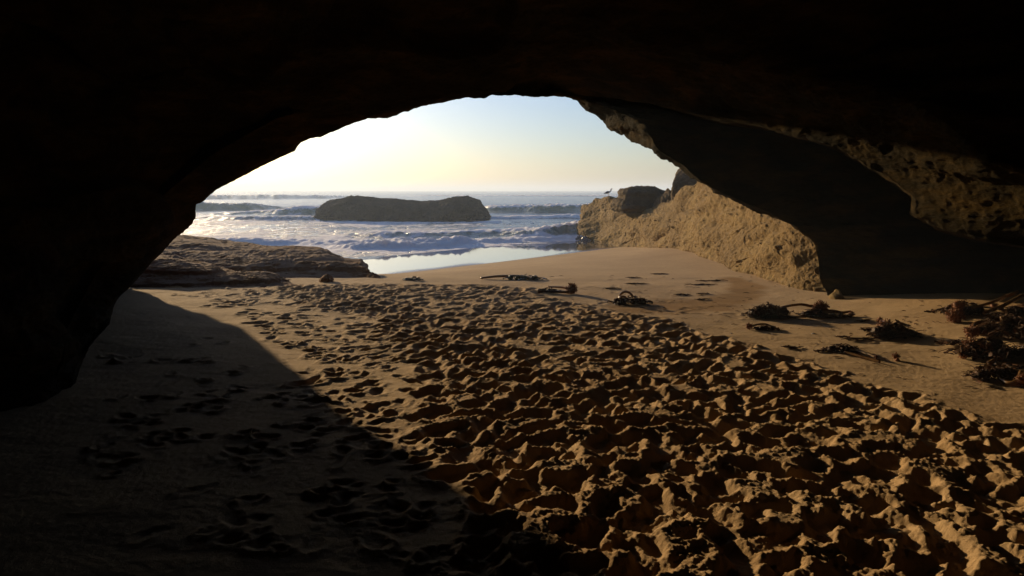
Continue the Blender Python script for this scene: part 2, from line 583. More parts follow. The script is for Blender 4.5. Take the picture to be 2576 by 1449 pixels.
# damp crescent beside the ledge
cres = np.array([gpt(a, b)[:2] for a, b in [(1850, 705), (1880, 720), (1870, 745), (1800, 765), (1700, 772), (1580, 776)]])
dist = np.full(X.shape, 99.0)
near = (Yg > 6) & (Yg < 16) & (X > 0) & (X < 6)
q = resample(cres, 40)
Xn, Yn = X[near], Yg[near]
dd = np.full(Xn.shape, 99.0)
for c in q:
    dd = np.minimum(dd, np.hypot((Xn - c[0]) / 0.30, (Yn - c[1]) / 0.75))
dist[near] = dd
damp_and_dim = 0.9 * sstep(1.0, 0.35, dist + 0.25 * perlin(X * 3, Yg * 3))
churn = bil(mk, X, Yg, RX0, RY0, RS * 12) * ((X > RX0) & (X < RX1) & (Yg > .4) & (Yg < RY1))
damp_and_dim = np.maximum(damp_and_dim, 0.42 * churn * (.8 + .4 * perlin(X * 2, Yg * 2)))  # vignette-like dimming of the churned foreground painted into its colour, not moisture
damp_and_dim = np.maximum(damp_and_dim, 0.6 * sstep(4.0, 6.0, X) * sstep(11, 8, Yg))
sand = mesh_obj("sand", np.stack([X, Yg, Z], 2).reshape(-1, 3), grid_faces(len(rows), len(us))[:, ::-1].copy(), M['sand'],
                attrs={"wet": wet, "damp_and_dim": damp_and_dim})
tag(sand, kind='structure')

# ---------------------------------------------------------------- sea
rows = [19.0]
while rows[-1] < 130: rows.append(rows[-1] + 0.07 + 0.0022 * (rows[-1] - 19))
while rows[-1] < 12000: rows.append(rows[-1] * 1.012 + 0.2)
rows = np.array(rows)
us = np.linspace(-0.75, 0.62, 620)
X = rows[:, None] * us[None, :]
Yg = np.repeat(rows[:, None], len(us), 1)
Z = np.zeros_like(X); foam = np.zeros_like(X); green = np.zeros_like(X)
att = sstep(20, 32, Yg)
far = np.clip(Yg / 60, 0.3, 1.8)
Z += 0.10 * att * far * fbm(X * .09, Yg * .16, None, 4)
Z += 0.05 * att * fbm(X * .6, Yg * .9, None, 4)
PX = 1288 + F * X / Yg


def breaker(pts, wf, wb, foam_amt, green_amt, foam_w=1.0, rough=0.15):
    """pts: (px, crest py, base py): a wave whose foot the photo shows at base py"""
    global Z, foam, green
    pxs = np.array([p[0] for p in pts], float)
    cy = np.interp(PX, pxs, [p[1] for p in pts]); by = np.interp(PX, pxs, [p[2] for p in pts])
    Y0 = (1.5 - SEA_Z) * F / np.maximum(by - 478, 4)
    hgt = np.maximum(by - cy, 0) * Y0 / F
    Y0 = Y0 + wf * 1.2
    nz = fbm(X * 0.35, Yg * 0.35, None, 4)
    Y0 = Y0 + 1.1 * wf * nz
    hgt = hgt * (1 + 0.5 * rough * perlin(X * 0.5, Yg * 0.0 + 3))
    d = Yg - Y0
    prof = np.where(d < 0, np.exp(-(d / wf) ** 2), np.exp(-(d / wb) ** 2))
    k = (PX > pxs[0]) & (PX < pxs[-1])
    hh = hgt * prof * k
    hh = hh + k * rough * prof * hgt * fbm(X * 2.4, Yg * 2.4, None, 4) * 2
    Z = Z + hh
    foam = np.maximum(foam, k * foam_amt * np.exp(-((d - 0.1 * wf) / (wb * 0.6 * foam_w)) ** 2) * np.clip(hgt / (hgt.max() * .25 + 1e-6), 0, 1))
    green = np.maximum(green, k * green_amt * np.exp(-((d + wf * .9) / (wf * 1.3)) ** 2) * np.clip(hgt / .3, 0, 1))


# far to near
breaker([(300, 491, 500), (700, 490, 501), (830, 492, 499), (900, 494, 497), (980, 496, 496)], 3.0, 12, 0.75, 0.9, 0.35)
breaker([(1000, 493, 493), (1100, 491, 494), (1500, 490.5, 494), (1800, 490.5, 494)], 3.0, 8, 0.95, 0.0, 0.8)
breaker([(300, 513, 531), (560, 511, 532), (640, 514, 530), (720, 521, 526), (760, 524, 524)], 1.6, 6, 0.55, 1.0, 0.35)
breaker([(480, 538, 538), (680, 529, 541), (760, 520, 541), (830, 520, 541), (900, 526, 538), (1180, 530, 530), (1230, 520, 534), (1330, 515, 536), (1460, 514, 535), (1600, 514, 535)], 1.5, 5, 0.75, 0.8, 0.5)
breaker([(400, 548, 552), (600, 545, 556), (800, 546, 556), (900, 551, 556)], 1.6, 4, 0.65, 0.2)
breaker([(1150, 549, 549), (1300, 544, 551), (1480, 541, 551)], 1.0, 3, 0.95, 0.0)
breaker([(800, 598, 598), (900, 592, 600), (960, 586, 602), (1060, 588, 600), (1250, 583, 600), (1350, 577, 600), (1440, 562, 596), (1480, 560, 596), (1520, 564, 596)], 1.3, 2.8, 0.85, 0.6, 0.6, 0.15)
breaker([(450, 603, 610), (560, 603, 615), (620, 604, 617), (750, 607, 616), (900, 608, 618), (1100, 609, 618), (1300, 600, 608), (1480, 596, 604)], 0.55, 1.6, 1.15, 0.0, 1.6, 0.35)
breaker([(820, 624, 624), (880, 615, 628), (960, 611, 626), (1080, 612, 622), (1160, 610, 616), (1200, 612, 612)], 0.40, 1.4, 1.1, 0.0, 1.5, 0.5)
# general lather of the surf
surf = np.interp(Yg, [19, 24, 27, 30, 40, 55, 75, 110, 200, 400], [.25, .30, .50, .64, .53, .52, .44, .36, .30, .24])
surf = surf + 0.10 * fbm(X * .07, Yg * .12, None, 3) - 0.10 * sstep(1100, 1400, PX) * sstep(36, 45, Yg)
foam = np.maximum(foam, np.where(Yg < 400, surf, .2))
foam = np.maximum(foam, .80 * np.exp(-((Yg - 56.0) / 1.3) ** 2) * ((PX > 780) & (PX < 1260)))
foam = np.maximum(foam, .85 * np.exp(-((PX - 800) / 9.0) ** 2) * ((Yg > 55) & (Yg < 66)))
Z = SEA_Z + Z * att
sea = mesh_obj("sea", np.stack([X, Yg, Z], 2).reshape(-1, 3), grid_faces(len(rows), len(us))[:, ::-1].copy(), M['sea'], attrs={"foam": foam, "green": green})
tag(sea, kind='structure')
del X, Yg, Z, foam, green, surf

# ---------------------------------------------------------------- the sea cave
C0 = [(0, 185, 1060, 5.2), (.03, 180, 978, 5.6), (.06, 200, 930, 5.9), (.09, 225, 870, 6.3), (.12, 275, 815, 7.0), (.14, 283, 785, 7.6), (.16, 288, 755, 8.2),
      (.19, 350, 695, 9.2), (.23, 440, 600, 9.6), (.255, 485, 560, 9.3), (.265, 492, 545, 9.2), (.275, 495, 515, 9.1), (.285, 512, 507, 9.05), (.295, 526, 494, 9.05),
      (.31, 540, 483, 9.15), (.34, 590, 455, 9.35), (.37, 650, 422, 9.7), (.39, 700, 398, 9.85), (.41, 742, 380, 9.95), (.42, 756, 358, 10.0), (.43, 772, 347, 10.0),
      (.44, 805, 344, 10.2), (.46, 850, 322, 10.2), (.48, 905, 304, 10.2), (.49, 912, 299, 10.2), (.50, 975, 296, 10.2), (.51, 1000, 286, 10.2), (.53, 1060, 268, 10.2),
      (.56, 1110, 259, 10.2), (.58, 1180, 242, 10.2), (.585, 1190, 246, 10.2), (.595, 1217, 247, 10.2), (.605, 1235, 240, 10.2), (.62, 1300, 240, 10.3),
      (.63, 1350, 245, 10.5), (.645, 1400, 241, 11.4), (.655, 1430, 245, 12.2), (.665, 1447, 253, 12.6), (.675, 1469, 271, 12.9), (.69, 1516, 306, 13.0), (.70, 1525, 318, 12.9),
      (.71, 1549, 333, 12.5), (.73, 1599, 358, 11.9), (.75, 1638, 376, 11.3), (.76, 1650, 385, 11.2), (.77, 1670, 400, 11.1), (.78, 1688, 406, 11), (.79, 1706, 422, 10.9),
      (.805, 1739, 449, 10.8), (.82, 1786, 466, 10.7), (.825, 1795, 485, 10.7), (.835, 1816, 491, 10.7), (.85, 1845, 505, 10.6), (.865, 1875, 520, 10.6), (.885, 1919, 538, 10.5),
      (.91, 1979, 554, 10.5), (.925, 2008, 579, 10.4), (.945, 2050, 613, 10.4), (.96, 2058, 650, 10.35), (.975, 2063, 700, 10.3), (.99, 2083, 748, 10.3), (1, 2100, 800, 10.2)]
C0b = [(0, 170, 1065, 5.1), (.06, 185, 935, 5.7), (.14, 268, 785, 7.3), (.23, 425, 598, 9.2), (.275, 475, 512, 8.85), (.34, 580, 445, 9.1), (.41, 735, 365, 9.7), (.50, 970, 282, 9.9),
       (.58, 1180, 232, 9.9), (.645, 1400, 233, 11.2), (.665, 1455, 247, 12.4), (.70, 1530, 270, 12.1), (.725, 1586, 295, 11.5), (.745, 1631, 330, 10.8), (.757, 1646, 368, 10.6), (.765, 1662, 384, 10.6), (.79, 1716, 416, 10.5),
       (.805, 1750, 445, 10.4), (.825, 1802, 480, 10.4), (.85, 1852, 500, 10.3), (.885, 1926, 532, 10.3), (.925, 2014, 576, 10.3), (.945, 2055, 611, 10.36), (.96, 2063, 650, 10.34),
       (.975, 2068, 700, 10.3), (1, 2105, 803, 10.2)]
C1L = [(0, 60, 1075, 5.0), (.10, 130, 900, 5.6), (.18, 240, 690, 7.6), (.26, 400, 500, 8.1), (.34, 540, 385, 8.4), (.41, 690, 300, 9.0), (.50, 930, 230, 9.5), (.58, 1160, 205, 9.7)]
# (s, px, py, depth of the wall behind the step, depth of the overhanging rib in front of it)
C1R = [(.62, 1300, 215, 10.4, 10.3), (.655, 1430, 235, 12.3, 12.2), (.675, 1520, 246, 12.4, 12.0), (.70, 1640, 256, 12.0, 10.7), (.73, 1720, 281, 11.4, 9.85), (.76, 1818, 310, 11.0, 9.1), (.79, 1955, 332, 10.6, 8.1),
       (.82, 2062, 361, 10.5, 7.45), (.84, 2124, 386, 10.4, 7.15), (.87, 2186, 428, 10.3, 6.9), (.895, 2266, 477, 10.2, 6.55), (.91, 2293, 499, 10.15, 6.45), (.925, 2296, 541, 10.1, 6.4), (.945, 2364, 577, 9.8, 6.1),
       (.965, 2453, 601, 9.4, 5.8), (.98, 2576, 622, 8.9, 5.5), (.99, 2750, 670, 8.7, 5.3), (1, 2900, 860, 8.3, 5.3)]
C1 = C1L + [q[:4] for q in C1R]
C1n = C1L + [(q[0], q[1] + 4, q[2] - 2, q[4]) for q in C1R]
C2 = [(0, -150, 1100, 4.7), (.10, -20, 850, 5.0), (.18, 120, 600, 6.4), (.26, 300, 400, 7.2), (.34, 450, 290, 7.7), (.41, 640, 210, 8.3), (.50, 900, 160, 8.8), (.58, 1160, 150, 9.1), (.62, 1300, 185, 9.8),
      (.655, 1450, 222, 11.8), (.69, 1620, 245, 10.8), (.715, 1742, 263, 9.6), (.74, 1875, 280, 8.65), (.77, 2000, 304, 7.8), (.80, 2120, 328, 7.15), (.83, 2231, 370, 6.65), (.86, 2320, 424, 6.25), (.885, 2422, 446, 5.85),
      (.91, 2484, 521, 5.65), (.93, 2542, 560, 5.45), (.95, 2610, 588, 5.3), (.975, 2900, 640, 5.0), (1, 3300, 980, 4.9)]
C3 = [(0, -450, 1150, 4.2), (.10, -250, 800, 4.4), (.18, -50, 480, 5.4), (.26, 180, 280, 6.4), (.34, 380, 170, 7.1), (.41, 600, 90, 7.5), (.50, 880, 50, 7.8), (.58, 1150, 50, 8.1), (.62, 1330, 90, 8.8),
      (.70, 1750, 175, 8.2), (.76, 2050, 220, 6.8), (.79, 2200, 262, 6.3), (.815, 2305, 308, 5.95), (.84, 2380, 356, 5.7), (.865, 2455, 432, 5.45), (.89, 2560, 455, 5.2), (.93, 2750, 520, 4.85), (.975, 3200, 640, 4.6), (1, 3700, 1080, 4.6)]
C4 = [(0, -600, 1180, 4.0), (.10, -400, 760, 4.1), (.18, -150, 400, 4.9), (.26, 100, 200, 5.9), (.34, 330, 90, 6.5), (.41, 570, 20, 6.9), (.50, 870, -30, 7.1), (.58, 1150, -30, 7.4), (.62, 1350, 30, 7.9),
      (.70, 1780, 140, 7.5), (.76, 2100, 195, 6.6), (.79, 2245, 242, 5.95), (.815, 2345, 288, 5.55), (.84, 2435, 352, 5.2), (.865, 2482, 412, 5.1), (.89, 2600, 440, 4.9), (.93, 2820, 500, 4.6), (.975, 3300, 640, 4.4), (1, 3900, 1120, 4.3)]
NS = 1100
S = np.linspace(0, 1, NS)
# stations follow the opening, denser where it has detail
c0 = np.array(C0, float)
seg = np.hypot(np.diff(c0[:, 1]), np.diff(c0[:, 2]))
cum = np.concatenate([[0], np.cumsum(seg)]); cum /= cum[-1]
S = np.interp(np.linspace(0, 1, NS), cum, c0[:, 0])


def ring(tab, bl=0):
    a = np.array(tab, float)
    v = np.stack([np.interp(S, a[:, 0], a[:, k]) for k in (1, 2, 3)], 1)
    if bl:
        v = blur1(v, bl, 0)
    return np.array([P(*q) for q in v])


def section(Y, xl, xr, top, zb=-0.5, xo=0.0):
    t = np.interp(S, [0, .15, .60, .9, 1], [0, .12, .5, .85, 1]) * math.pi
    hw = (xr - xl) / 2; cx = (xl + xr) / 2
    x = cx - hw * np.sign(np.cos(t)) * np.abs(np.cos(t)) ** 0.8
    z = zb + (top - zb) * np.abs(np.sin(t)) ** 0.7
    return np.stack([x, np.full(NS, Y), z], 1)


r0 = ring(C0)
cen = np.array([0.2, 0, 0.6])


def outward(Rg, dr, dy, zmin=None):
    v = Rg - CAM
    out = Rg.copy()
    rad = Rg[:, [0, 2]] - np.array([0.2, 0.0])
    rad /= np.linalg.norm(rad, axis=1)[:, None]
    k = (Rg[:, 1] + dy) / Rg[:, 1]
    out = CAM + v * k[:, None]
    out[:, 0] += rad[:, 0] * dr; out[:, 2] += rad[:, 1] * dr
    return out


right = sstep(.76, .86, S)
e1 = outward(r0, 0.12, 0.2)
dy2 = 2.1 * sstep(.29, .24, S) + 0.35
e2 = CAM + (r0 - CAM) * ((r0[:, 1] + dy2) / r0[:, 1])[:, None]
rad = r0[:, [0, 2]] - np.array([0.2, 0.0]); rad /= np.linalg.norm(rad, axis=1)[:, None]
dr2 = 0.25 + 0.95 * sstep(.24, .30, S)
e2[:, 0] += rad[:, 0] * dr2; e2[:, 2] += rad[:, 1] * dr2
e3 = e2.copy(); e3[:, 0] += rad[:, 0] * 2.5; e3[:, 2] += np.abs(rad[:, 1]) * 2.5; e3[:, 1] += 0.3
e4 = e3.copy(); e4[:, 0] += rad[:, 0] * 9; e4[:, 2] += np.abs(rad[:, 1]) * 5; e4[:, 1] += 0.2 - 1.0 * right
e5 = e4.copy(); e5[:, 1] = -8
rings = [(e5, 8), (e4, 14), (e3, 26), (e2, 34), (e1, 14), (r0, 16), (ring(C0b, 4), 60), (ring(C1, 3), 12), (ring(C1n, 3), 60), (ring(C2, 5), 60), (ring(C3, 12), 24), (ring(C4, 12), 40),
         (section(4.0, -4.2, 6.2, 4.2), 24), (section(1.0, -4.4, 5.2, 4.4), 16), (section(-3.0, -4.0, 4.4, 4.0), 12), (section(-7.0, -1.0, 1.0, 1.0, -.5), 1)]
cols = []
tr = []
for i, (rg, cnt) in enumerate(rings[:-1]):
    nxt = rings[i + 1][0]
    for k in range(cnt):
        t = k / cnt
        cols.append(rg * (1 - t) + nxt * t); tr.append(i + t)
cols.append(rings[-1][0]); tr.append(len(rings) - 1)
V = np.stack(cols, 0)                    # (rings, NS, 3)
tr = np.array(tr)[:, None]
Nn = grid_normals(V)
x, y, z = V[..., 0], V[..., 1], V[..., 2]
amp = np.interp(tr, [0, 2, 3, 5, 5.3, 6, 6.6, 7, 8, 9, 10, 12, 15], [.8, .4, .10, .02, .03, .05, .12, .06, .07, .10, .14, .25, .4])
# strata run along the arch, so the noise is squeezed across it
big = fbm(x * .55, y * .55, z * .9, 4)
strat = fbm(x * .8 + 5, y * .8, z * 3.2 + .6 * x, 4)
fine = fbm(x * 3.2, y * 3.2, z * 5.2, 4, .55, billow=True)
lipz = np.exp(-((tr - 5.5) / .6) ** 2) * (sstep(.655, .68, S) * sstep(.80, .76, S))[None, :]
rough_ = perlin(x * 1.7, y * 1.7, z * 4.5)
tiny = fbm(x * 11, y * 11, z * 14, 3, .55)
disp = amp * (0.9 * big + 0.8 * strat) + np.minimum(amp, .09) * 0.55 * fine + 0.010 * tiny + lipz * (0.09 * rough_ + .05 * fine)
stp = sstep(-.05, .05, perlin(x * .35, y * .45 + .3 * z, z * 1.1 + x * .35)) - .5
disp = disp + .22 * stp * sstep(6.0, 7.0, tr) * sstep(.66, .58, S)[None, :]
V = V + Nn * disp[..., None]
# little teeth along the lip
lip = np.exp(-((tr - 5) / .5) ** 2) * sstep(.2, .24, S)[None, :]
V[..., 2] += lip * (0.018 + .03 * sstep(.66, .72, S)[None, :]) * fbm(x * 9, y * 0 + 2, z * 9, 4, .6)
rib = np.exp(-((tr - 7) / .25) ** 2) * sstep(.70, .74, S)[None, :]
V[..., 2] += rib * 0.05 * fbm(x * 5, y * 3, z * 5, 4, .6)
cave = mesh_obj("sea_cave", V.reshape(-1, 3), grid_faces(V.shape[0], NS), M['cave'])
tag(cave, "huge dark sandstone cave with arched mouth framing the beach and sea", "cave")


# ---------------------------------------------------------------- lofted rocks
def loft(name, rowsP, nu, nv, mat, namp, freq=1.0, parent=None, holes=0.0, vt=None, smooth_u=0, seed=0.0, squeeze=(1, 1, 1), close=False):
    rr = [resample(np.array(r_, float), nu) for r_ in rowsP]
    A = np.stack(rr, 1)                  # nu, k, 3
    if smooth_u: A = blur1(A, smooth_u, 0)
    k = A.shape[1]
    q = np.linspace(0, k - 1, nv) if vt is None else np.interp(np.linspace(0, 1, nv), np.linspace(0, 1, len(vt)), vt)
    i = np.minimum(q.astype(int), k - 2); t = (q - i)[None, :, None]
    Vv = A[:, i] * (1 - t) + A[:, i + 1] * t
    Vv = blur1(Vv, max(1, nv // (k * 6)), 1)
    Nv = grid_normals(Vv)
    x, y, z = (Vv[..., 0] + seed) * freq * squeeze[0], Vv[..., 1] * freq * squeeze[1], Vv[..., 2] * freq * squeeze[2]
    d = namp * (fbm(x, y, z, 4) + 0.45 * fbm(x * 4, y * 4, z * 4, 4, .55, billow=True) + .12 * fbm(x * 15, y * 15, z * 15, 3))
    if holes:
        hn = perlin(x * 5.1 + 3, y * 3.0, z * 6)
        d = d - holes * sstep(.50, .80, hn) - holes * .6 * sstep(.55, .8, perlin(x * 11, y * 7, z * 12))
    Vv = Vv + Nv * d[..., None]
    return mesh_obj(name, Vv.reshape(-1, 3), grid_faces(nu, nv), mat, parent)


def shift(p, dx=0, dy=0, dz=0):
    return [p[0] + dx, p[1] + dy, p[2] + dz]


foot = [P(*a) for a in [(2135, 785, 10.5), (2092, 756, 10.6), (2000, 730, 11.3), (1930, 709, 12.5), (1870, 691, 14), (1800, 670, 16.4), (1750, 656, 18.9), (1680, 640, 22), (1640, 630, 25), (1600, 621, 27.5), (1560, 608, 31), (1500, 605, 34.5), (1449, 604, 36.6), (1446, 600, 38.5)]]
mid1 = [P(*a) for a in [(2125, 700, 10.8), (2080, 680, 10.9), (1990, 660, 11.5), (1920, 645, 12.8), (1862, 630, 14.3), (1795, 615, 16.8), (1740, 605, 19.3), (1670, 595, 22.5), (1630, 590, 25.4), (1590, 587, 28), (1552, 580, 31.4), (1500, 578, 35), (1453, 576, 37), (1450, 580, 38.8)]]
mid2 = [P(*a) for a in [(2140, 560, 11.2), (2085, 560, 11.4), (1985, 560, 12.3), (1915, 560, 13.7), (1860, 560, 15.1), (1795, 555, 17.3), (1740, 548, 19.8), (1672, 545, 23.1), (1632, 545, 25.9), (1592, 545, 28.5), (1554, 540, 31.9), (1502, 532, 35.4), (1459, 545, 37.4), (1454, 556, 39)]]
crest = [P(*a) for a in [(2260, 350, 11.2), (2120, 420, 12.2), (2000, 450, 13.6), (1920, 450, 15.2), (1860, 440, 16.8), (1800, 435, 18.6), (1748, 448, 20.8), (1722, 466, 22.6), (1700, 492, 25), (1660, 513, 27), (1600, 517, 29.5), (1551, 496, 32.6), (1494, 497, 36), (1470, 512, 37.6), (1460, 530, 39.2)]]
plateau = [shift(p, 2.5 + .03 * i, 1.5, 0.15 - .02 * i) for i, p in enumerate(crest)]
back = [shift(p, 9, 4, -3.5) for p in crest]
under = [shift(p, -0.15, 0, -0.9) for p in foot]


def arcfix(rowset, n=60):
    """give all the rows stations at the same index, so faces stay upright"""
    m = len(rowset[0])
    return [resample(np.array(r_, float), np.linspace(0, 1, n), t=np.linspace(0, 1, len(r_))) for r_ in rowset]


def loft_idx(name, rowset, nu, nv, mat, namp, freq, holes=0.0, upow=1.0, **kw):
    q = np.linspace(0, 1, nu) ** upow
    rs = [resample(np.array(r_, float), q, t=np.linspace(0, 1, len(r_))) for r_ in rowset]
    A = np.stack(rs, 1)
    A = blur1(A, kw.get('bl', nu // 70), 0)
    k = A.shape[1]
    vt = kw.get('vt')
    q = np.linspace(0, k - 1, nv) if vt is None else np.interp(np.linspace(0, 1, nv), np.linspace(0, 1, len(vt)), vt)
    i = np.minimum(q.astype(int), k - 2); t = (q - i)[None, :, None]
    Vv = A[:, i] * (1 - t) + A[:, i + 1] * t
    Vv = blur1(Vv, kw.get('bv', max(1, nv // (k * 5))), 1)
    Nv = grid_normals(Vv)
    sq = kw.get('sq', (1, 1, 1))
    x, y, z = Vv[..., 0] * freq * sq[0] + kw.get('seed', 0), Vv[..., 1] * freq * sq[1], Vv[..., 2] * freq * sq[2]
    d = namp * (fbm(x, y, z, 4) + 0.45 * fbm(x * 4, y * 4, z * 4, 4, .55, billow=True) + .10 * fbm(x * 15, y * 15, z * 15, 3))
    if holes:
        cl = sstep(-.05, .35, perlin(x * .9 + 7, y * 1.3, z * 1.6))
        hn = perlin(x * 6.1 + 3, y * 3.4, z * 7)
        d = d - cl * holes * sstep(.36, .70, hn) - cl * holes * .7 * sstep(.40, .75, perlin(x * 12, y * 8, z * 13))
        w_ = y * 2.6 + z * 2.2
        d = d + .40 * holes * fbm(w_ + .8 * x, (y - z) * .5, x * .7, 3, .6) * 2
        cr_ = np.abs(perlin(y * .9 + z * 1.5, x * .8, z * .9 - y * .4))
        d = d - holes * .45 * sstep(.03, .0, cr_)
    if kw.get('broad'):
        d = d + kw['broad'] * (fbm(y * .33 + z * .4, x * .4, z * .5 - y * .1, 3) * 1.3)
        d = d + kw['broad'] * .5 * (1 - 2 * np.abs(perlin(y * .5 + z * .9, x * .5 + 3, z * .6 - y * .25)))
    if kw.get('strata'):
        st = perlin(x * .25, y * .25, z * kw['strata']) 
        d = d + namp * .9 * sstep(-.2, .2, st)
    Vv = Vv + kw.get('sgn', 1) * Nv * d[..., None]
    o = mesh_obj(name, Vv.reshape(-1, 3), grid_faces(nu, nv), mat)
    return o


crest_i = [crest[i] for i in range(len(crest))]
ledge = loft_idx("rock_ledge", [under, foot, mid1, mid2, crest_i, plateau, back], 1300, 360, M['ledge'], 0.085, 1.5, 0.055, upow=1.0,
                 vt=[0, 1, 1.6, 2.2, 2.8, 3.4, 4, 5, 6], sq=(1, .55, 1), bl=5, bv=5, broad=.22)
tag(ledge, "long sunlit tan sandstone ledge running out to the surf on the right", "rock ledge")

# shaded outcrop that stands up behind the ledge
oc = [[P(1685, 505, 27), P(1690, 505, 26.5), P(1740, 510, 26), P(1800, 510, 26)],
      [P(1689, 480, 27), P(1692, 478, 26.4), P(1745, 480, 26), P(1800, 480, 26)],
      [P(1691, 462, 27.2), P(1694, 458, 26.6), P(1745, 450, 26.2), P(1800, 450, 26)],
      [P(1698, 440, 27.6), P(1703, 430, 27), P(1745, 405, 26.6), P(1800, 395, 26.5)],
      [P(1706, 430, 28.6), P(1710, 424, 28.3), P(1750, 395, 28), P(1800, 385, 28)],
      [P(1706, 520, 30), P(1712, 520, 30), P(1750, 520, 30), P(1800, 520, 30)]]
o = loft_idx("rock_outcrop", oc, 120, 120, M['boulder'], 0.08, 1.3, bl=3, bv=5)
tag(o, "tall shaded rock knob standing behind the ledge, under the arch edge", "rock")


def blob_rock(name, outline, Y, depth, mat, namp, freq, seed=0.0, yb=None, nu=140, nv=90, bl=2, bv=3, strata=0):
    """a boulder whose skyline the photo shows as outline [(px,py)...], with real depth"""
    o_ = np.array(outline, float)
    base_y = o_[:, 1].max() + 6 if yb is None else yb
    rowset = []
    for fr, dY in ((0.0, -.5), (0.35, -.47), (0.72, -.36), (.94, -.15), (1.0, 0.0), (.93, .2), (.7, .4), (0.0, .5)):
        row = []
        for (a, b_) in outline:
            yy = base_y + (b_ - base_y) * fr
            p = P(a, b_, Y); pb = P(a, base_y, Y)
            zz = pb[2] + (p[2] - pb[2]) * fr
            xx = p[0]
            edge_ = 1.0
            row.append([xx * (Y + 0) / Y, Y + dY * depth, zz])
        rowset.append(row)
    # pull the two ends in so that the plan is rounded
    k = len(outline)
    for r_ in rowset:
        for i in range(k):
            t = abs(2 * i / (k - 1) - 1)
            s_ = math.sqrt(max(0.0, 1 - t ** 4))
            r_[i][1] = Y + (r_[i][1] - Y) * (0.15 + .85 * s_)
    return loft_idx(name, rowset, nu, nv, mat, namp, freq, seed=seed, bl=bl, bv=bv, strata=strata)


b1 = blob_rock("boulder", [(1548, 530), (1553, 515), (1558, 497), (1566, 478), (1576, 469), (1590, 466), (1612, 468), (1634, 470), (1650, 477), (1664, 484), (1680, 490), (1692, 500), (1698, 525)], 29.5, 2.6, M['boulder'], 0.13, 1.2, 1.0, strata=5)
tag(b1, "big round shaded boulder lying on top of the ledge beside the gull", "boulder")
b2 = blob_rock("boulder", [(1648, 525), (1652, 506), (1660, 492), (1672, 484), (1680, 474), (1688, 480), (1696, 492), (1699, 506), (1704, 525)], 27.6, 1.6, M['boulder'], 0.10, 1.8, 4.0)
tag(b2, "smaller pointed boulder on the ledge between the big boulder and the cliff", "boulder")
b3 = blob_rock("mussel_clump", [(1444, 608), (1448, 602), (1455, 597), (1466, 595), (1482, 597), (1500, 598), (1520, 600), (1540, 602), (1560, 605), (1575, 612)], 35.6, 1.4, M['mussel'], 0.20, 3.5, 2.0, yb=612)
tag(b3, "dark glistening mussels and weed crusting the seaward foot of the ledge", "mussels")

# rock out in the sea
sr = blob_rock("sea_rock", [(811, 560), (813, 538), (816, 514), (826, 507), (850, 501), (884, 493), (909, 494), (947, 497), (1009, 501), (1072, 505), (1109, 505), (1125, 498), (1150, 494), (1178, 493), (1206, 504), (1219, 522), (1230, 540), (1236, 560)],
               62, 9, M['searock'], 0.20, 1.0, 0.0, yb=558, nu=560, nv=200, bl=1, bv=1)
tag(sr, "long low dark rock standing in the surf out at sea", "sea rock")

# low shelves on the left
slabA = [[P(300, 740, 11.2), P(447, 722, 11.4), P(556, 735, 11.2), P(619, 735, 11.2), P(681, 737, 11.2), P(755, 730, 11.3)],
         [P(300, 700, 11.8), P(447, 704, 11.7), P(556, 719, 11.5), P(619, 721, 11.5), P(681, 722, 11.5), P(748, 716, 11.6)],
         [P(310, 665, 12.3), P(447, 668, 12.1), P(530, 688, 11.9), P(619, 704, 11.8), P(670, 702, 11.8), P(735, 712, 11.9)],
         [P(330, 640, 12.9), P(447, 653, 12.6), P(520, 668, 12.4), P(600, 690, 12.2), P(666, 688, 12.2), P(728, 706, 12.3)],
         [P(340, 635, 13.6), P(447, 650, 13.4), P(520, 668, 13.2), P(600, 692, 13.0), P(666, 690, 13.0), P(728, 708, 12.9)],
         [P(340, 700, 14.5), P(447, 700, 14.5), P(520, 705, 14.2), P(600, 715, 14), P(666, 715, 13.8), P(728, 722, 13.5)]]
o = loft_idx("rock_shelf", slabA, 420, 150, M['slab'], 0.045, 1.3, 0.015, bl=6, bv=6, strata=9)
tag(o, "low brown rock shelf nearest the cave at lower left of the opening", "rock", "low rock shelves left of the opening")
slabB = [[P(360, 690, 13.6), P(447, 700, 13.4), P(560, 700, 13.3), P(680, 702, 13.2), P(800, 704, 13.2), P(880, 712, 13.0), P(925, 716, 12.8), P(962, 722, 12.7)],
         [P(370, 660, 14.2), P(447, 668, 14.0), P(560, 672, 13.9), P(680, 685, 13.7), P(800, 690, 13.6), P(880, 698, 13.4), P(925, 704, 13.1), P(960, 708, 12.9)],
         [P(380, 640, 14.9), P(447, 640, 14.9), P(560, 650, 14.7), P(680, 655, 14.5), P(800, 660, 14.3), P(875, 672, 14.0), P(912, 688, 13.5), P(955, 692, 13.1)],
         [P(400, 618, 16.2), P(447, 614, 16.4), P(560, 622, 16), P(680, 632, 15.6), P(800, 637, 15.2), P(870, 655, 14.7), P(905, 662, 14.1), P(930, 684, 13.4)],
         [P(420, 597, 18.5), P(447, 597, 18.5), P(550, 605, 18), P(665, 622, 17.2), P(800, 626, 16.4), P(869, 648, 15.6), P(912, 651, 14.8), P(925, 683, 13.9)],
         [P(420, 602, 20), P(447, 602, 20), P(550, 610, 19.6), P(665, 627, 18.6), P(800, 632, 17.4), P(869, 654, 16.4), P(905, 660, 15.4), P(918, 690, 14.3)],
         [P(420, 650, 21), P(447, 650, 21), P(550, 655, 20.4), P(665, 665, 19.4), P(800, 670, 18), P(869, 690, 17), P(905, 700, 16), P(915, 715, 14.8)]]
o = loft_idx("rock_shelf", slabB, 620, 260, M['slab'], 0.060, 0.9, 0.02, bl=7, bv=6, strata=8)
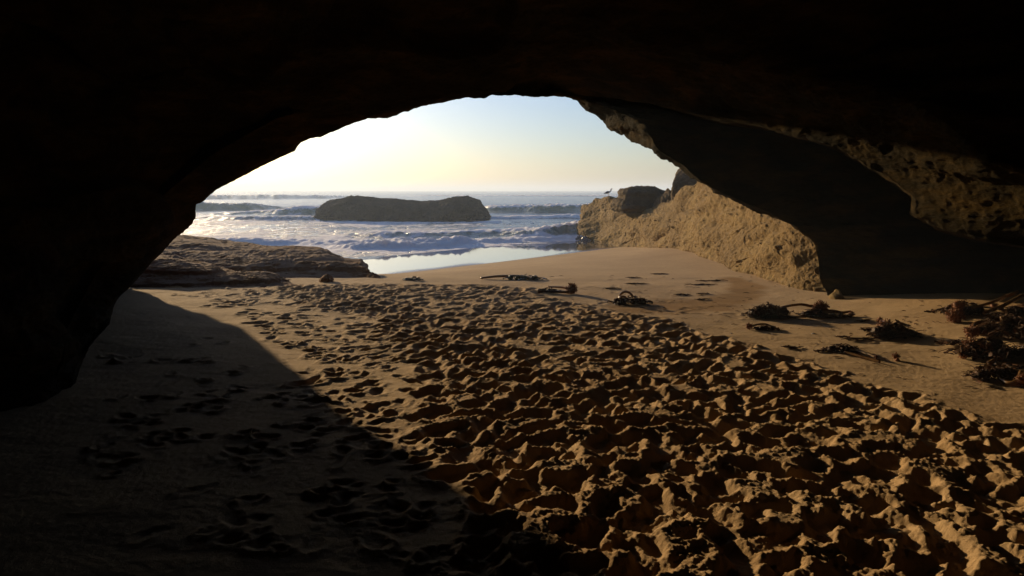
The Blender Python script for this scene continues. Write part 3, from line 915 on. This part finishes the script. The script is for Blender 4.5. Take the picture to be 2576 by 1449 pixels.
tag(o, "broad reddish rock shelf between the front shelf and surf, ending in a blunt nose", "rock", "low rock shelves left of the opening")
o = blob_rock("boulder", [(803, 702), (812, 694), (822, 688), (832, 693), (840, 702)], 12.4, .35, M['slab'], 0.02, 4, 3.0, yb=708, nu=60, nv=50)
tag(o, "small brown stone half buried in the sand before the rock shelf", "stone")
o = blob_rock("boulder", [(2086, 752), (2092, 738), (2100, 734), (2106, 726), (2112, 728), (2116, 742), (2120, 752)], 10.0, .28, M['ledge'], 0.02, 5, 6.0, yb=758, nu=60, nv=50)
tag(o, "small knobbly tan stone at the foot of the cave wall where the ledge ends", "stone")


# ---------------------------------------------------------------- tubes, kelp
class MB:
    def __init__(s): s.v = []; s.f = []; s.n = 0
    def tube(s, pts, rad, k=7, cap=True):
        pts = np.asarray(pts, float); n_ = len(pts)
        rad = np.interp(np.linspace(0, 1, n_), np.linspace(0, 1, len(rad)), rad) if not np.isscalar(rad) else np.full(n_, rad)
        T = np.gradient(pts, axis=0); T /= np.linalg.norm(T, axis=1)[:, None] + 1e-9
        up = np.array([0.13, 0.21, 0.97])
        A = np.cross(T, up); A /= np.linalg.norm(A, axis=1)[:, None] + 1e-9
        B = np.cross(T, A)
        an = np.linspace(0, 2 * math.pi, k, endpoint=False)
        ringv = pts[:, None] + rad[:, None, None] * (np.cos(an)[None, :, None] * A[:, None] + np.sin(an)[None, :, None] * B[:, None])
        b0 = s.n
        s.v.extend(ringv.reshape(-1, 3).tolist()); s.n += n_ * k
        for i in range(n_ - 1):
            for j in range(k):
                a_ = b0 + i * k + j; b_ = b0 + i * k + (j + 1) % k
                s.f.append((a_, b_, b_ + k, a_ + k))
        if cap:
            s.f.append(tuple(b0 + j for j in range(k))[::-1]); s.f.append(tuple(b0 + (n_ - 1) * k + j for j in range(k)))
    def ribbon(s, pts, w, side):
        pts = np.asarray(pts, float); n_ = len(pts)
        side = np.asarray(side, float)
        b0 = s.n
        for i, p in enumerate(pts):
            ww = w * (0.35 + 0.65 * math.sin(math.pi * min(1, (i + .6) / n_))) * (1 + .25 * math.sin(i * 2.1))
            off = side * ww + np.array([0, 0, random.uniform(-.25, .25) * w])
            s.v.append((p - off).tolist()); s.v.append((p + np.array([0, 0, .25 * w])).tolist()); s.v.append((p + off).tolist())
        s.n += n_ * 3
        for i in range(n_ - 1):
            for j in (0, 1):
                a_ = b0 + i * 3 + j
                s.f.append((a_, a_ + 1, a_ + 4, a_ + 3))
    def ball(s, c, r, nu=14, nv=10, lump=0.25, fq=2.2):
        b0 = s.n
        sd = random.uniform(0, 50)
        for i in range(nv + 1):
            th = math.pi * i / nv
            for j in range(nu):
                ph = 2 * math.pi * j / nu
                d = np.array([math.sin(th) * math.cos(ph), math.sin(th) * math.sin(ph), math.cos(th)])
                rr = 1 + lump * float(perlin(np.array([d[0] * fq + sd]), np.array([d[1] * fq]), np.array([d[2] * fq]))[0])
                s.v.append((np.asarray(c) + d * r * rr).tolist())
        s.n += (nv + 1) * nu
        for i in range(nv):
            for j in range(nu):
                a_ = b0 + i * nu + j; b_ = b0 + i * nu + (j + 1) % nu
                s.f.append((a_, b_, b_ + nu, a_ + nu))
    def build(s, name, mat, parent=None):
        org = np.array(parent.location) if parent is not None else np.zeros(3)
        return mesh_obj(name, np.array(s.v) - org, s.f, mat, parent)


def empty(name, loc):
    o_ = bpy.data.objects.new(name, None)
    o_.empty_display_size = 0.1
    o_.location = loc
    scene.collection.objects.link(o_)
    return o_


def holdfast(root, c, r, mat='holdfast', n_=None):
    """a knot of short branching roots"""
    mb = MB(); c = np.asarray(c, float)
    mb.ball(c, r * .72, 16, 12, .35)
    for k in range(n_ or 150):
        d = np.random.default_rng(random.randint(0, 10 ** 6)).normal(size=3); d /= np.linalg.norm(d)
        p = c + d * r * .6
        pts = [p]
        for q_ in range(4):
            d = d + np.array([random.gauss(0, .55), random.gauss(0, .55), random.gauss(0, .5)]); d /= np.linalg.norm(d)
            p = p + d * r * .17
            pts.append(p)
        mb.tube(resample(pts, 6), [r * .085, r * .06, r * .035], 5)
    return mb.build('holdfast', M[mat], root)


def fronds(root, c, sx_, sy_, h, n_, mat='frond', name='frond_mass', ribbons=.5, ang=0.0):
    """a tangled heap of crumpled blades and thin strands"""
    mb = MB()
    ca, sa = math.cos(ang), math.sin(ang)
    # a crumpled core so that the heap is solid
    core = MB()
    for k in range(6):
        t = random.uniform(-.6, .6)
        q_ = np.array([ca * t * sx_, sa * t * sx_ + random.gauss(0, .1) * sy_, h * .22]) + c
        mb.ball(q_, min(h * .36, sy_ * .45) * random.uniform(.8, 1.1), 26, 18, .55, 5.0)
    for k in range(n_):
        a_, b_ = (max(-.72, min(.72, random.gauss(0, .40))) for _ in (0, 1))
        hh = h * math.exp(-(a_ * a_ + b_ * b_) * 2.0)
        X_ = ca * a_ * sx_ - sa * b_ * sy_; Y_ = sa * a_ * sx_ + ca * b_ * sy_
        p = np.array([c[0] + X_, c[1] + Y_, c[2] + hh * random.uniform(.25, 1.0)])
        az = random.uniform(0, 6.28)
        d = np.array([math.cos(az), math.sin(az), random.uniform(-.3, .25)])
        L = random.uniform(.07, .20) * (sx_ + sy_ + .15)
        pts = []
        for q_ in range(7):
            pts.append(p.copy())
            p = p + d * L / 6
            d = d + np.array([random.gauss(0, .4), random.gauss(0, .4), random.gauss(-.18, .22)]); d /= np.linalg.norm(d)
            zf = c[2] + 0.006
            if p[2] < zf: p[2] = zf + random.uniform(0, .01); d[2] = abs(d[2]) * .3
        if random.random() < ribbons:
            si = np.cross(d, [0, 0, 1.0]); si /= np.linalg.norm(si) + 1e-6
            mb.ribbon(pts, random.uniform(.010, .026), si + np.array([0, 0, random.uniform(-.6, .6)]))
        else:
            mb.tube(resample(pts, 10), [random.uniform(.003, .008), .002], 5)
    return mb.build(name, M[mat], root)


def stipe(root, pts, r0_, r1_, mat='stipe', bend=.01):
    q_ = resample(pts, 36)
    q_ = blur1(q_, 3, 0)
    mb = MB(); mb.tube(q_, [r0_, (r0_ + r1_) / 2, r1_], 10)
    return mb.build('stipe', M[mat], root)


def lift(g, h): return np.array([g[0], g[1], g[2] + h])


def kelp_root(px, py, label, cat='kelp', group='kelp washed up on the sand', name='kelp'):
    g = gpt(px, py)
    e = empty(name, g)
    tag(e, label, cat, group)
    return e


# 1 long stalk with a leafy end, on the crest of the sand
e = kelp_root(1280, 704, "long thin reddish kelp stalk lying flat with a leafy green end, nearest the surf")
stipe(e, [lift(gpt(1346, 703), .02), lift(gpt(1300, 701), .05), lift(gpt(1250, 702), .05), lift(gpt(1206, 704), .02)], .030, .018)
g = gpt(1320, 703); fronds(e, g, .42, .16, .12, 80, 'green')
# 2 stipes with a round holdfast
e = kelp_root(1412, 740, "kelp with a round ball-like holdfast at the right end of short pale stalks")
g = gpt(1438, 740); holdfast(e, lift(g, .075), .085)
stipe(e, [lift(gpt(1436, 738), .07), lift(gpt(1410, 738), .085), lift(gpt(1378, 737), .07)], .018, .012, 'pale_stipe')
stipe(e, [lift(gpt(1432, 741), .03), lift(gpt(1405, 743), .03), lift(gpt(1372, 740), .02)], .022, .014)
fronds(e, gpt(1380, 741), .22, .12, .08, 60)
# 3 coiled stalks on a dark heap
e = kelp_root(1575, 765, "kelp heap topped by pale coiled loops of stalk, second from the sea")
c = gpt(1585, 764); fronds(e, c, .34, .16, .13, 130)
c = gpt(1562, 764)
pts = [c + np.array([.065 * math.cos(a) + .012 * a, -.04 * math.sin(a), .07 + .035 * math.sin(a)]) for a in np.linspace(-1.2, 5.6, 30)]
stipe(e, pts, .017, .014, 'pale_stipe')
c = c + np.array([.10, .02, .03])
pts = [c + np.array([.05 * math.cos(a) - .02 * a, .03 * math.sin(a), .075 + .05 * math.sin(a)]) for a in np.linspace(-.6, 3.3, 24)]
stipe(e, pts, .018, .016, 'pale_stipe')
# 4 long double heap
e = kelp_root(2000, 797, "longest kelp heap in mid sand, two dark mounds joined by arched stalks")
fronds(e, gpt(1930, 797), .34, .18, .17, 240)
fronds(e, gpt(1925, 800), .20, .10, .07, 110, 'green', 'weed_tuft')
holdfast(e, lift(gpt(2062, 794), .08), .095)
fronds(e, gpt(2052, 797), .26, .14, .09, 150)
stipe(e, [lift(gpt(1955, 794), .08), lift(gpt(1985, 792), .10), lift(gpt(2015, 791), .115), lift(gpt(2050, 793), .09)], .014, .017)
stipe(e, [lift(gpt(1955, 799), .05), lift(gpt(1990, 801), .02), lift(gpt(2030, 803), .015)], .012, .010, 'pale_stipe')
stipe(e, [lift(gpt(2065, 797), .05), lift(gpt(2095, 796), .06), lift(gpt(2118, 794), .03), lift(gpt(2142, 793), .05)], .03, .012)
holdfast(e, lift(gpt(2142, 796), .03), .038, n_=50)
fronds(e, gpt(2100, 799), .24, .07, .07, 70)
# 5 small one
e = kelp_root(1910, 828, "small kelp with a knob at its left end, lying below the longest heap")
holdfast(e, lift(gpt(1884, 829), .035), .042, n_=60)
stipe(e, [lift(gpt(1888, 828), .03), lift(gpt(1905, 828), .055), lift(gpt(1925, 828), .06), lift(gpt(1960, 831), .01)], .012, .008)
fronds(e, gpt(1928, 830), .17, .05, .06, 60)
# 6 clump with bulb
e = kelp_root(2240, 850, "rounded rust-brown kelp clump with a small bulb above it, casting a long shadow")
holdfast(e, lift(gpt(2226, 845), .07), .09)
fronds(e, gpt(2250, 848), .30, .17, .16, 240)
holdfast(e, lift(gpt(2212, 813), .05), .035, n_=60)
stipe(e, [lift(gpt(2214, 815), .05), lift(gpt(2235, 828), .06), lift(gpt(2245, 842), .08)], .012, .012)
fronds(e, gpt(2195, 832), .16, .06, .03, 50)
# 7 parallel stalks
e = kelp_root(2180, 905, "kelp with two shiny parallel stalks pointing right from a dark tuft")
fronds(e, gpt(2118, 886), .20, .10, .08, 130)
stipe(e, [lift(gpt(2125, 886), .03), lift(gpt(2160, 893), .035), lift(gpt(2202, 905), .02)], .013, .011, 'pale_stipe')
stipe(e, [lift(gpt(2122, 893), .015), lift(gpt(2160, 902), .015), lift(gpt(2215, 915), .012)], .014, .012)
holdfast(e, lift(gpt(2204, 905), .02), .022, n_=40)
e = kelp_root(2256, 910, "short upright brown kelp stub standing in the sand right of the parallel stalks")
holdfast(e, lift(gpt(2254, 905), .035), .034, n_=60)
holdfast(e, lift(gpt(2257, 908), .008), .028, n_=40)
# 8 big tangle on the right, several plants
BG = 'kelp heaped at the right edge'
e = kelp_root(2420, 800, "upper left kelp of the right-hand tangle, with a tall rusty holdfast", group=BG)
fronds(e, gpt(2425, 790), .36, .18, .15, 240)
holdfast(e, lift(gpt(2402, 812), .07), .085); holdfast(e, lift(gpt(2408, 800), .14), .06, n_=90)
e = kelp_root(2500, 790, "kelp with two long straight stalks reaching up to the right edge", group=BG)
stipe(e, [lift(gpt(2440, 795), .08), lift(gpt(2500, 778), .09), lift(gpt(2560, 760), .13)], .014, .020)
stipe(e, [lift(gpt(2470, 803), .06), lift(gpt(2520, 786), .08), lift(gpt(2580, 765), .12)], .018, .024)
stipe(e, [lift(gpt(2410, 782), .03), lift(gpt(2450, 781), .05), lift(gpt(2500, 781), .03)], .010, .010)
holdfast(e, lift(gpt(2500, 780), .05), .045, n_=60)
fronds(e, gpt(2590, 785), .40, .20, .12, 110)
e = kelp_root(2490, 850, "kelp with a thick looped stalk curling up out of the right-hand tangle", group=BG)
c = gpt(2478, 846)
pts = [c + np.array([.13 * math.cos(a), .05 * math.sin(a), .07 + .055 * math.sin(a)]) for a in np.linspace(1.2, 6.0, 30)]
stipe(e, pts, .020, .017, 'stipe')
c = gpt(2515, 848)
stipe(e, [lift(c, .05) + np.array([-.10, 0, 0]), lift(c, .05), lift(c, .10) + np.array([.02, 0, 0]), lift(c, .20) + np.array([.01, 0, 0])], .020, .024, 'stipe')
fronds(e, gpt(2525, 842), .34, .24, .24, 300)
fronds(e, gpt(2600, 850), .40, .24, .18, 160, name='frond_mass')
e = kelp_root(2460, 890, "front kelp of the right-hand tangle, a pale speckled holdfast over rusty knots", group=BG)
holdfast(e, lift(gpt(2440, 880), .17), .062); holdfast(e, lift(gpt(2442, 895), .08), .075); holdfast(e, lift(gpt(2475, 900), .07), .070); holdfast(e, lift(gpt(2425, 903), .04), .045, n_=70)
fronds(e, gpt(2485, 895), .40, .18, .17, 300)
fronds(e, gpt(2420, 868), .30, .08, .05, 90, name='frond_mass')
fronds(e, gpt(2580, 900), .40, .16, .13, 160, name='frond_mass')
e = kelp_root(2530, 925, "kelp with a knobby tan arm and thin stalks at the right edge, below the tangle", group=BG)
stipe(e, [lift(gpt(2485, 919), .015), lift(gpt(2500, 915), .03), lift(gpt(2518, 906), .06), lift(gpt(2522, 900), .10)], .020, .016)
holdfast(e, lift(gpt(2515, 912), .04), .035, n_=60)
stipe(e, [lift(gpt(2500, 935), .02), lift(gpt(2540, 938), .02), lift(gpt(2600, 940), .02)], .010, .009, 'pale_stipe')
fronds(e, gpt(2530, 930), .34, .08, .05, 110)
e = kelp_root(2530, 965, "lowest kelp clump at the right edge, with a curved stalk along its front", group=BG)
fronds(e, gpt(2510, 952), .30, .12, .11, 200)
stipe(e, [lift(gpt(2505, 948), .06), lift(gpt(2515, 962), .03), lift(gpt(2540, 972), .025), lift(gpt(2560, 972), .05), lift(gpt(2566, 962), .09)], .013, .015)
holdfast(e, lift(gpt(2570, 972), .05), .05, n_=70)
# glinting green weed near the rock nose
e = kelp_root(1035, 706, "small bright green weed tuft near the nose of the rock shelf", 'seaweed', None, 'seaweed')
fronds(e, gpt(1038, 706), .22, .12, .07, 70, 'green')

# thin scraps of weed on the smooth sand
scraps = [(1604, 716, .30, "brown weed scrap right of the ball-ended kelp, toward the sea"), (1545, 727, .22, "flat weed scrap between the ball-ended and coiled kelp"),
          (1758, 716, .30, "dark weed scrap left of the moist sand patch"), (1802, 707, .32, "long weed scrap just above the moist sand patch"),
          (1590, 700, .18, "faint weed streak on smooth sand under the boulders"), (1722, 741, .16, "small weed scrap in the moist sand patch"),
          (1765, 754, .18, "weed scrap at the middle of the moist sand patch"), (1660, 690, .25, "thin pale weed streak beside the ledge foot"),
          (2175, 857, .32, "thin black weed strand above the kelp with parallel stalks"), (2120, 850, .10, "tiny dark weed crumb left of the thin black strand"),
          (1990, 876, .14, "tiny weed crumbs below the small knobbed kelp"), (2065, 886, .10, "weed crumb left of the kelp with parallel stalks"),
          (2170, 806, .12, "small green sprig right of the longest kelp heap"), (1770, 740, .14, "weed crumb right beside the moist patch")]
for i, (px, py, L, lab) in enumerate(scraps):
    g = gpt(px, py)
    mb = MB()
    for k in range(10):
        a = random.gauss(0.15, .4)
        p = g + np.array([random.gauss(0, L * .3), random.gauss(0, L * .12), 0])
        pts = [[p[0] + t * L * .35 * math.cos(a), p[1] + t * L * .35 * math.sin(a) + .01 * math.sin(5 * t), float(sand_h(p[0] + t * L * .35 * math.cos(a), p[1] + t * L * .35 * math.sin(a))) + .006 + .012 * random.random()] for t in np.linspace(-1, 1, 7)]
        mb.tube(pts, [.003, .007, .002], 5)
    o = mb.build('seaweed_scrap', M['frond'])
    tag(o, lab, 'seaweed', 'weed scraps on the smooth sand')

# tiny litter on the smooth sand
mb = MB()
for k in range(420):
    g = gpt(random.uniform(1380, 2500), random.uniform(690, 1010) if random.random() < .7 else random.uniform(720, 830))
    if ok_dense(g[0], g[1]): continue
    a = random.gauss(.2, .7); L = random.uniform(.01, .05)
    r_ = random.uniform(.0015, .004)
    mb.tube([[g[0] - L * math.cos(a), g[1] - L * math.sin(a), g[2] + .003], [g[0], g[1] + .3 * L * random.random(), g[2] + .007], [g[0] + L * math.cos(a), g[1] + L * math.sin(a), g[2] + .003]], [r_ * .5, r_, r_ * .5], 4)
tag(mb.build('weed_litter', M['frond']), "fine dark crumbs of dried weed strewn over the smooth sand", 'litter', kind='stuff')

# shells
for i, (px, py, r, lab) in enumerate([(2184, 905, .022, "white broken shell below the kelp with parallel stalks"), (2046, 842, .018, "small white shell on bare sand right of the knobbed kelp"),
                                      (1942, 841, .010, "tiny white shell bit below the knobbed kelp"), (2275, 911, .010, "tiny white shell bit right of the upright stub"),
                                      (1840, 838, .012, "tiny white shell bit at the edge of the trodden sand")]):
    g = gpt(px, py)
    mb = MB()
    nr, na = 6, 16
    for a in range(nr + 1):
        t = a / nr
        for b in range(na):
            ph = 2 * math.pi * b / na
            rib = 1 + .07 * math.cos(6 * ph)
            mb.v.append([g[0] + r * t * rib * math.cos(ph) * 1.3, g[1] + r * t * rib * math.sin(ph), g[2] + .002 + r * .55 * (1 - t * t)]); mb.n += 1
    for a in range(nr):
        for b in range(na):
            q0 = a * na + b; q1 = a * na + (b + 1) % na
            mb.f.append((q0, q1, q1 + na, q0 + na))
    tag(mb.build('seashell', M['shell']), lab, 'seashell', 'shell bits on the sand')
# white feather standing in the shaded sand
g = gpt(628, 1108)
mb = MB()
pts = [lift(g, 0) + np.array([.004 * t, 0, .0]) + np.array([.018 * t * t, 0, .055 * t]) for t in np.linspace(0, 1, 9)]
mb.ribbon(pts, .006, [1, .2, 0]); mb.tube(pts, .0015, 5)
tag(mb.build('feather', M['shell']), "tiny white feather sticking up from the shaded sand at left", 'feather')
g = gpt(2399, 1010) if False else gpt(980, 862)
mb = MB(); mb.tube([lift(g, .01), lift(g, .012) + np.array([.05, .02, 0])], [.006, .004], 6)
tag(mb.build('wood_chip', M['shell']), "pale splinter of wood on the sand left of the deep footprints", 'driftwood')


# ---------------------------------------------------------------- gull
def gull(px, py, Y):
    p0 = P(px, py, Y)
    e_ = empty('seagull', p0)
    tag(e_, "lone white and grey gull standing on the seaward end of the ledge", 'gull')
    s_ = 0.62
    def q_(x_, y_, z_): return p0 + np.array([x_, y_, z_]) * s_
    mb = MB()
    body = [q_(-.34, 0, .12), q_(-.26, 0, .15), q_(-.15, 0, .19), q_(-.02, 0, .22), q_(.10, 0, .25), q_(.155, 0, .33), q_(.17, 0, .41), q_(.19, 0, .46), q_(.225, 0, .47), q_(.255, 0, .46)]
    mb.tube(blur1(resample(body, 40), 1, 0), [.010 * s_, .045 * s_, .085 * s_, .105 * s_, .085 * s_, .052 * s_, .042 * s_, .052 * s_, .044 * s_, .018 * s_], 14)
    mb.build('body', M['gull_white'], e_)
    for sd in (-1, 1):
        w = MB()
        w.tube(resample([q_(.09, sd * .075, .25), q_(-.05, sd * .085, .23), q_(-.2, sd * .06, .18), q_(-.38, sd * .02, .13)], 16), [.03 * s_, .055 * s_, .05 * s_, .006 * s_], 10)
        w.build('wing', M['gull_grey'], e_)
        l = MB()
        l.tube([q_(.0, sd * .04, .14), q_(.0, sd * .04, .06), q_(.0, sd * .04, -.02)], .010 * s_, 6)
        l.tube([q_(-.02, sd * .04, .0), q_(.06, sd * .04, .0)], .010 * s_, 6)
        l.build('leg', M['gull_yellow'], e_)
    bk = MB(); bk.tube([q_(.25, 0, .46), q_(.30, 0, .452), q_(.325, 0, .44)], [.016 * s_, .012 * s_, .004 * s_], 8)
    bk.build('beak', M['gull_yellow'], e_)


gull(1531, 491, 34.0)

# ---------------------------------------------------------------- haze
hx0, hx1, hy0, hy1, hz0, hz1 = -9500, 9500, -14, 12500, -11, 14
hv = [(a, b, c) for a in (hx0, hx1) for b in (hy0, hy1) for c in (hz0, hz1)]
hf = [(0, 1, 3, 2), (4, 6, 7, 5), (0, 4, 5, 1), (2, 3, 7, 6), (0, 2, 6, 4), (1, 5, 7, 3)]
hm = bpy.data.materials.new('haze'); hm.use_nodes = True
hm.node_tree.nodes.clear()
pv = hm.node_tree.nodes.new("ShaderNodeVolumePrincipled")
pv.inputs["Color"].default_value = (.72, .84, 1.0, 1)
pv.inputs["Density"].default_value = 0.0011
pv.inputs["Anisotropy"].default_value = 0.35
mo = hm.node_tree.nodes.new("ShaderNodeOutputMaterial")
hm.node_tree.links.new(pv.outputs[0], mo.inputs["Volume"])
HAZE = True
if HAZE:
    hz = mesh_obj("haze", hv, hf, hm, smooth=False)
    tag(hz, kind='stuff')
